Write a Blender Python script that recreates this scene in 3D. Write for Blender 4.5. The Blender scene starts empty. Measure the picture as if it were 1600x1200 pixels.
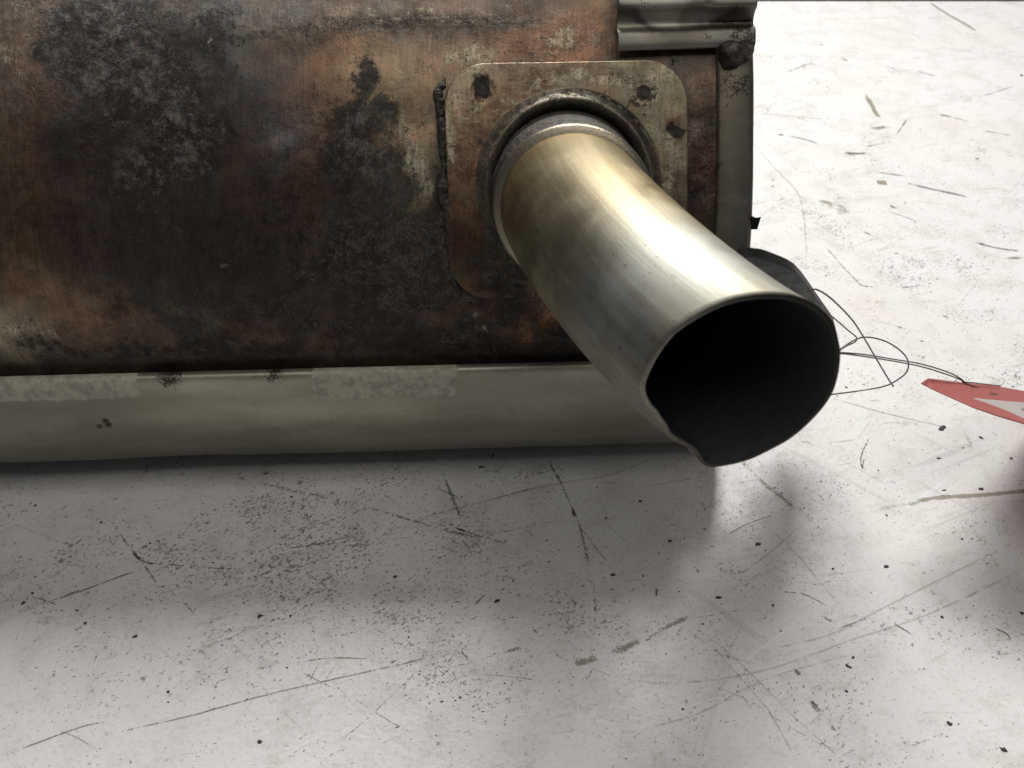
import bpy, bmesh, math, random
import numpy as np
from mathutils import Vector, noise as mnoise
random.seed(7); rng = np.random.default_rng(11)
S = bpy.context.scene; C = S.collection

# ------------------------------------------------------------------ camera
PITCH = math.radians(42.0); F_PX = 1386.0; H = 0.359
cam_d = bpy.data.cameras.new('camera'); cam = bpy.data.objects.new('camera', cam_d); C.objects.link(cam)
cam.location = (0, 0, H); cam.rotation_euler = (math.radians(90) - PITCH, 0, 0)
cam_d.sensor_width = 4.8; cam_d.lens = 4.8 * F_PX / 1600.0
cam_d.clip_start = 0.01; cam_d.clip_end = 30
cam_d.dof.use_dof = True; cam_d.dof.focus_distance = 0.42; cam_d.dof.aperture_fstop = 2.2
S.camera = cam
S.render.resolution_x = 1024; S.render.resolution_y = 768
# ------------------------------------------------------------------ world, lamps, exposure
w = bpy.data.worlds.new("World"); S.world = w; w.use_nodes = True
w.node_tree.nodes['Background'].inputs[0].default_value = (0.90, 0.93, 1.0, 1)
w.node_tree.nodes['Background'].inputs[1].default_value = 0.085
S.view_settings.view_transform = 'Standard'; S.view_settings.look = 'None'; S.view_settings.exposure = 0.0
def area(name, loc, target, sx, sy, power, col, up=(0,1,0)):
    d = bpy.data.lights.new(name, 'AREA'); d.shape = 'RECTANGLE'; d.size = sx; d.size_y = sy; d.energy = power; d.color = col
    o = bpy.data.objects.new(name, d); C.objects.link(o); o.location = loc
    v = (Vector(target) - Vector(loc)).normalized()
    zz = -v; yy = Vector(up); xx = yy.cross(zz).normalized(); yy = zz.cross(xx).normalized()
    from mathutils import Matrix
    m = Matrix((xx, yy, zz)).transposed().to_4x4(); m.translation = Vector(loc); o.matrix_world = m
    return o
area('ceiling_panel_light', (0.08, 1.26, 1.18), (0.1, 0.3, 0.0), 0.80, 0.40, 28.5, (1.0, 0.985, 0.95))
area('front_fill_light', (0.15, -0.05, 1.5), (0.05, 0.3, 0.1), 1.3, 0.8, 6.6, (1.0, 0.95, 0.88))  # weak fill lamp, added to lift the can and the pipe

# ------------------------------------------------------------------ helpers
cp, sp = math.cos(PITCH), math.sin(PITCH)
def ray(px, py):
    return np.array([(px-800)/F_PX, cp + (600-py)/F_PX*sp, -sp + (600-py)/F_PX*cp])
EYE = np.array([0, 0, H])
def onz(px, py, z=0.0):                      # a point of the level plane at height z
    r = ray(px, py); return EYE + r*((z-H)/r[2])
def atd(px, py, d): return EYE + ray(px, py)*d
def mesh_obj(name, verts, faces, mat=None, parent=None, smooth=True):
    me = bpy.data.meshes.new(name)
    me.from_pydata([tuple(map(float, v)) for v in verts], [], [tuple(map(int, f)) for f in faces]); me.update()
    if smooth: me.polygons.foreach_set('use_smooth', [True]*len(me.polygons))
    o = bpy.data.objects.new(name, me); C.objects.link(o)
    if mat: me.materials.append(mat)
    if parent: o.parent = parent
    return o
def grid_faces(nu, nv, closed_v=False, flip=False):
    i = np.arange(nu-1)[:, None]; j = np.arange(nv if closed_v else nv-1)[None, :]
    jn = (j+1) % nv
    a = (i*nv+j).ravel(); b = (i*nv+jn+0*i).ravel(); c = ((i+1)*nv+jn).ravel(); d = ((i+1)*nv+j).ravel()
    return np.stack([d, c, b, a] if flip else [a, b, c, d], 1)
def vcol(o, name, arr):                      # per-vertex colour
    n = len(o.data.vertices); a = np.ones((n, 4), np.float32); a[:, :arr.shape[1]] = arr
    at = o.data.color_attributes.new(name, 'FLOAT_COLOR', 'POINT'); at.data.foreach_set('color', a.ravel())
def tag(o, label=None, cat=None, group=None, kind=None):
    for k, v in (('label', label), ('category', cat), ('group', group), ('kind', kind)):
        if v: o[k] = v
    return o
def empty(name, loc=(0, 0, 0)):
    o = bpy.data.objects.new(name, None); C.objects.link(o); o.location = loc; o.empty_display_size = .02; return o
def lin(c):                                  # display 0-255 to linear
    c = np.asarray(c, float)/255; return np.where(c <= .04045, c/12.92, ((c+.055)/1.055)**2.4)
_perm = rng.random((64, 64, 64))
def vnoise(p):                               # smooth value noise 0..1
    p = np.asarray(p, float); i = np.floor(p).astype(int); f = p-i; f = f*f*(3-2*f); i &= 63; j = (i+1) & 63
    def g(a, b, c): return _perm[a, b, c]
    x0, y0, z0 = i.T; x1, y1, z1 = j.T; fx, fy, fz = f.T
    l = lambda a, b, t: a+(b-a)*t
    return l(l(l(g(x0,y0,z0), g(x1,y0,z0), fx), l(g(x0,y1,z0), g(x1,y1,z0), fx), fy),
             l(l(g(x0,y0,z1), g(x1,y0,z1), fx), l(g(x0,y1,z1), g(x1,y1,z1), fx), fy), fz)
def fbm(p, o=4):
    s = 0; a = .5; t = 0
    for k in range(o): s = s+a*vnoise(np.asarray(p)*2**k+17.3*k); t += a; a *= .5
    return s/t
def catmull(P, n, closed=False):
    P = np.asarray(P, float); N = len(P); out = []
    segs = N if closed else N-1
    for i in range(segs):
        p0 = P[(i-1) % N] if closed or i > 0 else 2*P[0]-P[1]
        p1 = P[i]; p2 = P[(i+1) % N]
        p3 = P[(i+2) % N] if closed or i+2 < N else 2*P[-1]-P[-2]
        for t in np.arange(n)/n:
            out.append(.5*((2*p1)+(-p0+p2)*t+(2*p0-5*p1+4*p2-p3)*t*t+(-p0+3*p1-3*p2+p3)*t**3))
    if not closed: out.append(P[-1])
    return np.array(out)
def tube(name, P, rad, mat, parent=None, nseg=8, caps=True):
    P = np.asarray(P, float); n = len(P); rad = np.broadcast_to(np.asarray(rad, float), (n,))
    T = np.gradient(P, axis=0); T /= np.linalg.norm(T, axis=1)[:, None]
    up = np.array([0, 0, 1.0]); V = []
    u = np.cross(T[0], up);  u = u if np.linalg.norm(u) > 1e-3 else np.array([1., 0, 0])
    for k in range(n):
        u = u-T[k]*(u@T[k]); u /= np.linalg.norm(u); v = np.cross(T[k], u)
        for a in np.arange(nseg)/nseg*2*math.pi: V.append(P[k]+rad[k]*(math.cos(a)*u+math.sin(a)*v))
    Fc = [tuple(f) for f in grid_faces(n, nseg, True)]
    if caps: Fc += [tuple(range(nseg)), tuple(range((n-1)*nseg, n*nseg))[::-1]]
    return mesh_obj(name, V, Fc, mat, parent)

# ------------------------------------------------------------------ node helpers
class M:
    def __init__(s, name):
        s.m = bpy.data.materials.new(name); s.m.use_nodes = True; s.t = s.m.node_tree; s.n = s.t.nodes
        s.b = s.n['Principled BSDF']
    def node(s, typ, **k):
        n = s.n.new(typ)
        for a, v in k.items(): setattr(n, a, v)
        return n
    def link(s, a, b): s.t.links.new(a, b)
    def put(s, sock, v):
        if hasattr(v, 'is_linked') or isinstance(v, bpy.types.NodeSocket): s.link(v, sock)
        elif isinstance(v, (tuple, list, np.ndarray)):
            v = tuple(float(x) for x in v); sock.default_value = v if len(v) == len(sock.default_value) else v+(1.0,)
        else: sock.default_value = v
    def math(s, op, a, b=0.0, c=None, clamp=False):
        n = s.node('ShaderNodeMath', operation=op); n.use_clamp = clamp; s.put(n.inputs[0], a); s.put(n.inputs[1], b)
        if c is not None: s.put(n.inputs[2], c)
        return n.outputs[0]
    def ramp(s, v, a, b):                     # smoothstep a..b
        n = s.node('ShaderNodeMapRange', interpolation_type='SMOOTHSTEP'); s.put(n.inputs[0], v); n.inputs[1].default_value = a; n.inputs[2].default_value = b
        return n.outputs[0]
    def rng(s, v, a, b, c, d):
        n = s.node('ShaderNodeMapRange'); s.put(n.inputs[0], v)
        for i, q in enumerate((a, b, c, d)): n.inputs[i+1].default_value = q
        return n.outputs[0]
    def mix(s, f, a, b, mode='MIX'):
        n = s.node('ShaderNodeMix', data_type='RGBA', blend_type=mode); s.put(n.inputs[0], f); s.put(n.inputs[6], a); s.put(n.inputs[7], b); return n.outputs[2]
    def obj(s, scale=(1, 1, 1), rot=(0, 0, 0), uv=False):
        t = s.node('ShaderNodeTexCoord'); src = t.outputs['UV' if uv else 'Object']
        if any(rot):
            m0 = s.node('ShaderNodeMapping'); s.link(src, m0.inputs[0]); m0.inputs['Rotation'].default_value = rot; src = m0.outputs[0]
        mp = s.node('ShaderNodeMapping'); s.link(src, mp.inputs[0]); mp.inputs['Scale'].default_value = scale; return mp.outputs[0]
    def noise(s, vec, scale, detail=4, rough=.55, dist=0):
        n = s.node('ShaderNodeTexNoise'); s.link(vec, n.inputs['Vector']); n.inputs['Scale'].default_value = scale
        n.inputs['Detail'].default_value = detail; n.inputs['Roughness'].default_value = rough; n.inputs['Distortion'].default_value = dist; return n.outputs[0]
    def voro(s, vec, scale, feature='F1'):
        n = s.node('ShaderNodeTexVoronoi', feature=feature); s.link(vec, n.inputs['Vector']); n.inputs['Scale'].default_value = scale; return n
    def attr(s, name):
        n = s.node('ShaderNodeAttribute', attribute_name=name); sep = s.node('ShaderNodeSeparateColor'); s.link(n.outputs[0], sep.inputs[0]); return n.outputs[0], sep.outputs
    def bump(s, h, strength, dist=.001, normal=None):
        n = s.node('ShaderNodeBump'); s.put(n.inputs['Height'], h); n.inputs['Strength'].default_value = strength; n.inputs['Distance'].default_value = dist
        if normal is not None: s.link(normal, n.inputs['Normal'])
        return n.outputs[0]
    def set(s, **k):
        names = dict(base='Base Color', metal='Metallic', rough='Roughness', normal='Normal', alpha='Alpha', spec='Specular IOR Level', sss='Subsurface Weight',
                     trans='Transmission Weight', aniso='Anisotropic', coat='Coat Weight', coatr='Coat Roughness')
        for a, v in k.items(): s.put(s.b.inputs[names[a]], v)
        return s.m

def mat_rust():                              # heat-stained, sooty steel; masks painted on the surface: tint with highlights, and (soot with groove shade, bare, crust)
    m = M('heat_stained_steel'); tint, _ = m.attr('tint'); _, k = m.attr('wear')
    c = m.obj()
    big = m.noise(c, 60, 5, .6); med = m.noise(c, 260, 6, .7); fin = m.noise(c, 1300, 4, .75)
    st = m.noise(m.obj((900, 90, 90)), 1, 4, .6)       # fine brushed lines running round the shell
    st2 = m.noise(m.obj((2500, 60, 60)), 1, 2, .5)
    base = m.mix(1.0, tint, m.mix(m.ramp(st, .3, .7), (.84, .82, .80), (1.14, 1.14, 1.13)), 'MULTIPLY')
    mot = m.ramp(m.math('ADD', m.math('MULTIPLY', m.noise(c, 130, 6, .75), .6), m.math('MULTIPLY', fin, .4)), .38, .64)
    base = m.mix(m.rng(k[2], 0, .8, .45, 1), base, m.mix(1.0, base, m.mix(mot, (.36, .33, .33), (1.8, 1.78, 1.7)), 'MULTIPLY'))
    hue = m.ramp(m.noise(c, 75, 4, .6, .4), .40, .62); base = m.mix(1.0, base, m.mix(hue, (1.05, .98, .91), (.95, 1.01, 1.01)), 'MULTIPLY')
    rag = m.math('ADD', m.math('MULTIPLY', m.math('SUBTRACT', med, .5), 1.5), m.math('ADD', m.math('MULTIPLY', m.math('SUBTRACT', fin, .5), .9), m.math('MULTIPLY', m.math('SUBTRACT', big, .5), .9)))
    # bare patches, ragged edge
    bare = m.ramp(m.math('ADD', k[1], rag), .40, .54)
    barec = m.mix(m.ramp(st, .35, .65), (.34, .30, .20), (.58, .53, .40))
    barec = m.mix(m.ramp(fin, .45, .75), barec, (.16, .11, .065))
    base = m.mix(m.math('MULTIPLY', bare, .85), base, barec)
    # soot: black crust mottled with grey ash
    soot = m.ramp(m.math('ADD', k[0], m.math('MULTIPLY', rag, 1.25)), .30, .68)
    v = m.voro(c, 900); ash = m.ramp(m.math('ADD', m.math('MULTIPLY', m.noise(c, 170, 7, .8), .7), m.math('MULTIPLY', fin, .3)), .46, .60)
    _, k2 = m.attr('wear2')
    sootc = m.mix(m.math('MULTIPLY', ash, k2[0]), (.010, .009, .009), (.27, .25, .215))
    sootc = m.mix(m.math('MULTIPLY', m.ramp(m.noise(c, 150, 5, .7), .52, .66), .6), sootc, (.10, .045, .022))
    base = m.mix(m.math('MULTIPLY', soot, .9), base, sootc)
    # crust / scale flecks
    fl = m.math('MULTIPLY', m.ramp(m.math('ADD', m.math('MULTIPLY', fin, .5), m.math('MULTIPLY', med, .5)), .545, .61), k[2])
    base = m.mix(m.math('MULTIPLY', fl, .6), base, (.33, .27, .2))
    pit = m.math('MULTIPLY', m.ramp(med, .56, .66), .6)
    base = m.mix(m.math('MULTIPLY', pit, m.rng(k[2], 0, 1, .25, 1)), base, (.012, .010, .011))
    metal = m.math('MULTIPLY', m.math('SUBTRACT', 1, soot), .75)
    rough = m.math('ADD', m.rng(med, .3, .7, .30, .52), m.math('MULTIPLY', soot, .3))
    hgt = m.math('ADD', m.math('MULTIPLY', med, m.math('ADD', m.math('MULTIPLY', soot, .9), m.rng(k[2], 0, 1, .12, 1))), m.math('MULTIPLY', fin, m.math('ADD', m.math('MULTIPLY', soot, .5), .1)))
    n1 = m.bump(hgt, .75, .0014); n1 = m.bump(st2, .10, .0004, n1)
    return m.set(base=base, metal=metal, rough=rough, normal=n1)
def mat_shell():                             # dull pressed sheet of the lower shell and brackets
    m = M('dull_pressed_sheet'); tint, _ = m.attr('tint'); _, k = m.attr('wear'); c = m.obj()
    med = m.noise(c, 220, 6, .7); fin = m.noise(c, 1100, 3, .7); big = m.noise(c, 28, 4, .5)
    tint = m.mix(1.0, tint, m.mix(m.ramp(m.noise(m.obj((14, 60, 60)), 1, 4, .6), .36, .64), (.86, .855, .83), (1.1, 1.1, 1.09)), 'MULTIPLY')
    base = m.mix(1.0, tint, m.mix(med, (.72, .7, .68), (1.25, 1.25, 1.25)), 'MULTIPLY')
    rag = m.math('ADD', m.math('MULTIPLY', m.math('SUBTRACT', med, .5), .7), m.math('MULTIPLY', m.math('SUBTRACT', big, .5), .25))
    chalk = m.ramp(m.math('ADD', k[1], rag), .44, .54)
    base = m.mix(m.math('MULTIPLY', chalk, .6), base, m.mix(m.ramp(med, .38, .60), (.34, .33, .275), (.60, .58, .49)))
    dirt = m.ramp(m.math('ADD', k[0], m.math('ADD', m.math('MULTIPLY', m.math('SUBTRACT', fin, .5), 1.6), m.math('MULTIPLY', m.math('SUBTRACT', med, .5), 1.2))), .5, .60)
    base = m.mix(m.math('MULTIPLY', dirt, .85), base, (.035, .022, .015))
    speck = m.ramp(m.noise(c, 700, 2, .5), .74, .78)
    base = m.mix(m.math('MULTIPLY', speck, .7), base, (.03, .03, .025))
    rough = m.math('ADD', m.rng(med, .3, .7, .42, .56), m.math('MULTIPLY', chalk, .25))
    return m.set(base=base, metal=m.math('SUBTRACT', .8, m.math('MULTIPLY', chalk, .5)), rough=rough, normal=m.bump(m.math('ADD', m.math('MULTIPLY', med, .35), m.math('MULTIPLY', chalk, .5)), .35, .0006))
def mat_pipe():                              # worn stainless, straw tinted near the collar (UV: u round, v along, metres)
    m = M('worn_stainless_tube'); tint, _ = m.attr('tint'); _, k = m.attr('wear'); c = m.obj()
    ln = m.noise(m.obj((260, 14, 1), uv=True), 1, 5, .65, .3); ln2 = m.noise(m.obj((1400, 40, 1), uv=True), 1, 2, .5)
    clo = m.noise(c, 38, 4, .55, .6); med = m.noise(c, 190, 5, .6); fin = m.noise(c, 1500, 3, .6)
    base = m.mix(1.0, tint, m.mix(m.ramp(clo, .3, .7), (.84, .82, .77), (1.08, 1.08, 1.06)), 'MULTIPLY')
    base = m.mix(1.0, base, m.mix(m.ramp(ln, .35, .65), (.86, .84, .80), (1.05, 1.05, 1.05)), 'MULTIPLY')
    sm = m.ramp(m.math('ADD', k[0], m.math('MULTIPLY', m.math('SUBTRACT', med, .5), 1.0)), .4, .75)
    base = m.mix(m.math('MULTIPLY', sm, .6), base, (.09, .075, .055))
    dots = m.ramp(m.noise(c, 520, 2, .5), .68, .71); base = m.mix(m.math('MULTIPLY', dots, .55), base, (.12, .08, .05))
    rough = m.math('ADD', m.rng(clo, .35, .65, .43, .54), m.math('MULTIPLY', m.math('ADD', ln2, k[1]), .10))
    h = m.math('ADD', m.math('MULTIPLY', ln2, .25), m.math('ADD', m.math('MULTIPLY', fin, .2), m.math('MULTIPLY', med, .35)))
    return m.set(base=base, metal=.95, rough=rough, normal=m.bump(h, .16, .0006), aniso=.2)
def mat_soot():
    m = M('sooty_bore'); c = m.obj(); n = m.noise(c, 300, 4, .7)
    return m.set(base=m.mix(n, (.008, .008, .010), (.028, .028, .034)), rough=.65, spec=.25, normal=m.bump(n, .4, .0006))
def mat_weld():
    m = M('scaly_weld'); c = m.obj(); n = m.noise(c, 420, 5, .7); f = m.noise(c, 1500, 3, .6)
    b = m.mix(m.ramp(n, .4, .62), (.024, .021, .019), (.085, .068, .055)); b = m.mix(m.ramp(f, .66, .76), b, (.20, .17, .16))
    return m.set(base=b, metal=.35, rough=.5, normal=m.bump(m.math('ADD', n, m.math('MULTIPLY', f, .4)), .7, .0012))
def mat_dark_steel():
    m = M('blackened_steel'); c = m.obj(); n = m.noise(c, 160, 5, .6)
    return m.set(base=m.mix(n, (.006, .006, .006), (.018, .0175, .016)), metal=.0, spec=.25, rough=m.rng(n, .3, .7, .42, .6), normal=m.bump(n, .2, .0005))
def mat_table():                             # white laminate, scuffed and greasy
    m = M('scuffed_white_laminate'); c = m.obj(); _, k = m.attr('wear')
    big = m.noise(c, 9, 5, .6); med = m.noise(c, 45, 5, .65); fin = m.noise(c, 420, 4, .65); vf = m.noise(c, 1600, 3, .6)
    base = m.mix(big, (.68, .67, .66), (.76, .755, .748))
    base = m.mix(m.math('MULTIPLY', m.ramp(med, .46, .66), .5), base, (.56, .54, .525))
    base = m.mix(m.math('MULTIPLY', m.ramp(fin, .50, .66), m.rng(med, .35, .65, .05, .55)), base, (.43, .43, .42))
    # grime specks, denser where k[0] is high
    def specks(sc, th, wd, dens, amt, rot=(0, 0, .5), asp=(1, 1, 1), col=(.14, .14, .135)):
        nonlocal base
        n1 = m.noise(m.obj((sc*asp[0], sc*asp[1], sc), rot), 1, 3, .62)
        cl = m.noise(m.obj(), 24, 4, .7)
        v = m.math('ADD', n1, m.math('ADD', m.math('MULTIPLY', m.math('SUBTRACT', cl, .5), .42), m.math('MULTIPLY', k[0], dens)))
        base = m.mix(m.math('MULTIPLY', m.ramp(v, th, th+wd), amt), base, col)
    specks(620, .66, .03, .07, .85, asp=(.75, 1, 1), rot=(0, 0, -.5))
    specks(330, .675, .04, .06, .75, asp=(.8, 1, 1), rot=(0, 0, -.8), col=(.13, .13, .12))
    specks(1300, .665, .05, .05, .6, rot=(0, 0, .6), asp=(.6, 1, 1), col=(.16, .155, .15))
    specks(130, .60, .12, .03, .32, asp=(.4, 1, 1), rot=(0, 0, -.3), col=(.38, .35, .30))
    # fine long scratches in several directions
    for rz, sc, th, amt, col in ((.42, 150, .645, .34, (.42, .41, .4)), (-.75, 130, .66, .30, (.40, .39, .38)), (.15, 190, .65, .3, (.45, .44, .42)), (1.15, 140, .66, .28, (.44, .43, .42)), (.3, 260, .65, .3, (.50, .49, .48)), (-1.0, 220, .67, .26, (.48, .47, .45)), (.6, 240, .65, .35, (.88, .88, .88))):
        n1 = m.noise(m.obj((7, sc, 1), (0, 0, -rz)), 1, 3, .55, .25); g = m.noise(m.obj(), 14, 2, .5)
        base = m.mix(m.math('MULTIPLY', m.math('MULTIPLY', m.ramp(n1, th, th+.02), m.ramp(g, .45, .6)), amt), base, col)
    warm = m.ramp(m.noise(m.obj(), 6.5, 3, .5), .5, .72); base = m.mix(m.math('MULTIPLY', warm, .22), base, (.62, .52, .42))
    rough = m.math('ADD', m.rng(med, .3, .7, .30, .42), m.math('MULTIPLY', m.ramp(fin, .5, .7), .12))
    base = m.mix(m.math('MULTIPLY', m.ramp(vf, .45, .62), .22), base, (.52, .52, .51))
    h = m.math('ADD', m.math('MULTIPLY', fin, .5), m.math('MULTIPLY', m.noise(m.obj(), 210, 3, .5), 1.0))
    return m.set(base=base, rough=rough, spec=.45, normal=m.bump(h, .22, .0007))
def mat_mark(name, col, thr, rough=.7, sc=900, asp=(1, 1, 1)):      # dirt rubbed into a scratch, broken up
    m = M(name); c = m.obj(); _, k = m.attr('wear'); n = m.noise(m.obj((sc*asp[0], sc*asp[1], sc)), 1, 4, .75)
    lo = m.noise(c, 110, 2, .5)
    a = m.ramp(m.math('ADD', m.math('ADD', m.math('MULTIPLY', n, 1.5), m.math('MULTIPLY', m.math('SUBTRACT', lo, .5), 1.1)), m.math('MULTIPLY', m.math('SUBTRACT', k[0], .5), .75)), thr, thr+.16)
    m.set(base=col, rough=rough, alpha=m.math('MULTIPLY', a, k[1]), spec=.2); return m.m
def mat_flat(name, col, rough=.6, metal=0, var=.3, sc=500, bump=.2, **k):
    m = M(name); n = m.noise(m.obj(), sc, 4, .65); a = np.array(col)
    return m.set(base=m.mix(n, tuple(a*(1-var)), tuple(np.minimum(a*(1+var), 1))), rough=rough, metal=metal, normal=m.bump(n, bump, .0005), **k)
MR, MS, MP, MB, MW, MD, MT = mat_rust(), mat_shell(), mat_pipe(), mat_soot(), mat_weld(), mat_dark_steel(), mat_table()

# ------------------------------------------------------------------ the table
FAR = onz(1400, 2)[1]
nx, ny = 420, 330
xs = np.linspace(-1.0, 1.3, nx); ys = np.linspace(-.35, FAR, ny)
X, Y = np.meshgrid(xs, ys, indexing='ij'); P = np.stack([X.ravel(), Y.ravel(), 0*X.ravel()], 1)
wear = np.zeros((len(P), 3))
def tab_blob(px, py, rx, ry, s):
    c = onz(px, py); e = onz(px+rx, py); g = onz(px, py-ry)
    ax = abs(e[0]-c[0]); ay = abs(g[1]-c[1]); wear[:, 0] += s*np.exp(-((P[:, 0]-c[0])/ax)**2-((P[:, 1]-c[1])/ay)**2)
for b in ((560, 800, 260, 90, .8), (760, 980, 230, 90, .8), (430, 900, 200, 100, .6), (300, 1000, 300, 120, .3), (150, 850, 200, 80, .4), (680, 1080, 90, 50, .5), (1200, 820, 150, 90, .25), (1150, 1080, 200, 110, .1), (1400, 300, 200, 160, .35), (1480, 500, 180, 100, .25), (1300, 350, 80, 60, .3)): tab_blob(*b)
table = mesh_obj('table_top', P, grid_faces(nx, ny, flip=True), MT); tag(table, kind='structure')
vcol(table, 'wear', wear)
# the laminate edge strip and the dark floor far below
def boxv(x0, x1, y0, y1, z0, z1):
    V = [(x, y, z) for x in (x0, x1) for y in (y0, y1) for z in (z0, z1)]
    return V, [(0, 1, 3, 2), (4, 6, 7, 5), (0, 4, 5, 1), (2, 3, 7, 6), (0, 2, 6, 4), (1, 5, 7, 3)]
V, Fc = boxv(-1.0, 1.3, -.35, FAR+.002, -.03, -.0015)
core = mesh_obj('table_edge', V, Fc, mat_flat('dark_edge_band', (.05, .045, .04), .5), table, False)
V, Fc = boxv(-6, 6, -3, 9, -.82, -.8); floor = mesh_obj('floor', V, Fc, mat_flat('dark_concrete_floor', (.035, .034, .033), .7, sc=6), None, False); tag(floor, kind='structure')

# ------------------------------------------------------------------ the silencer
PSI = math.radians(2.3); PV = np.array([0, .44, 0])
Rz = np.array([[math.cos(PSI), -math.sin(PSI), 0], [math.sin(PSI), math.cos(PSI), 0], [0, 0, 1]])
W = lambda p: (np.asarray(p, float)-PV) @ Rz.T + PV           # silencer frame -> world
L = lambda p: (np.asarray(p, float)-PV) @ Rz + PV
XE = .1060; XL = -.46                                         # right and left end of the can
prof = [(.352, .040), (.341, .055), (.3345, .075), (.333, .100), (.3365, .122), (.346, .146), (.370, .182), (.388, .204), (.408, .224), (.437, .240), (.480, .246), (.530, .230), (.565, .180), (.572, .110), (.552, .045), (.505, .010), (.440, .004), (.385, .010), (.365, .022)]
sec = catmull(prof, 16, True); seg = np.linalg.norm(np.roll(sec, -1, 0)-sec, axis=1); cum = np.concatenate([[0], np.cumsum(seg)]); PER = cum[-1]
def sec_at(s):
    s = np.mod(np.asarray(s, float), PER); Q = np.vstack([sec, sec[:1]])
    y = np.interp(s, cum, Q[:, 0]); z = np.interp(s, cum, Q[:, 1]); e = .0006
    y2 = np.interp(np.mod(s+e, PER), cum, Q[:, 0]); z2 = np.interp(np.mod(s+e, PER), cum, Q[:, 1])
    ty, tz = y2-y, z2-z; n = np.hypot(ty, tz)+1e-12
    return y, z, -tz/n, ty/n                                   # outward normal (ny, nz)
def surf(x, s, h=0.0):                                        # point of the can, local frame
    y, z, a, b = sec_at(s); x = np.broadcast_to(x, np.shape(y)) if np.ndim(x) == 0 else x
    return np.stack([x, y+a*h, z+b*h], -1)
def hit(px, py, off=0.0):                                     # (x, s) where a sight line meets the can
    o = L(EYE); d = ray(px, py) @ Rz; best = None
    Q = np.vstack([sec, sec[:1]])
    if off:
        ss = cum.copy(); y, z, a, b = sec_at(ss); Q = np.stack([y+a*off, z+b*off], 1)
    for i in range(len(Q)-1):
        a = Q[i]; b = Q[i+1]-a; den = d[1]*b[1]-d[2]*b[0]
        if abs(den) < 1e-12: continue
        t = ((a[0]-o[1])*b[1]-(a[1]-o[2])*b[0])/den; u = ((a[0]-o[1])*d[2]-(a[1]-o[2])*d[1])/den
        if 0 <= u <= 1 and t > 0 and (best is None or t < best[0]): best = (t, o[0]+d[0]*t, cum[i]+u*(cum[i+1]-cum[i]))
    if best is None:                                          # just past the horizon of the can
        return (o[0]+d[0]*.43, cum[0])
    return best[1], best[2]
sil = tag(empty('exhaust_silencer'), 'rusty heat-stained exhaust silencer with a short bare steel outlet pipe lying on the white table', 'exhaust silencer')

SAT, VAL = .58, 1.05
def paint(xv, sv, base, blobs, noise=.004):
    """blend soft colour patches; each blob: px, py, rx, ry (photo pixels of size), colour, strength"""
    col = np.tile(lin(base), (len(xv), 1)); n1 = (fbm(np.stack([xv*45, sv*45, 0*xv], 1))-.5); n2 = (fbm(np.stack([xv*45+9, sv*45, 0*xv+5], 1))-.5)
    for (px, py, rx, ry, c, st) in blobs:
        x0, s0 = hit(px, py); k = .000285
        d2 = ((xv-x0+n1*.03)/(rx*k))**2+((sv-s0+n2*.03)/(ry*k))**2
        a = st*np.exp(-d2**1.3*.8)[:, None]; col = col*(1-a)+lin(c)*a
    g = col.mean(1)[:, None]; return (g+(col-g)*SAT)*VAL
def mask(xv, sv, blobs, jit=.02):
    m = np.zeros(len(xv)); n1 = (fbm(np.stack([xv*70, sv*70, 0*xv+3], 1))-.5); n2 = (fbm(np.stack([xv*70+9, sv*70, 0*xv+8], 1))-.5)
    for (px, py, rx, ry, st) in blobs:
        x0, s0 = hit(px, py); k = .000285
        d2 = ((xv-x0+n1*jit)/(rx*k))**2+((sv-s0+n2*jit)/(ry*k))**2
        m = np.maximum(m, st*np.exp(-d2**1.5*.7)) if st > 0 else m+st*np.exp(-d2**1.5*.7)
    return np.clip(m, 0, 1)
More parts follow.
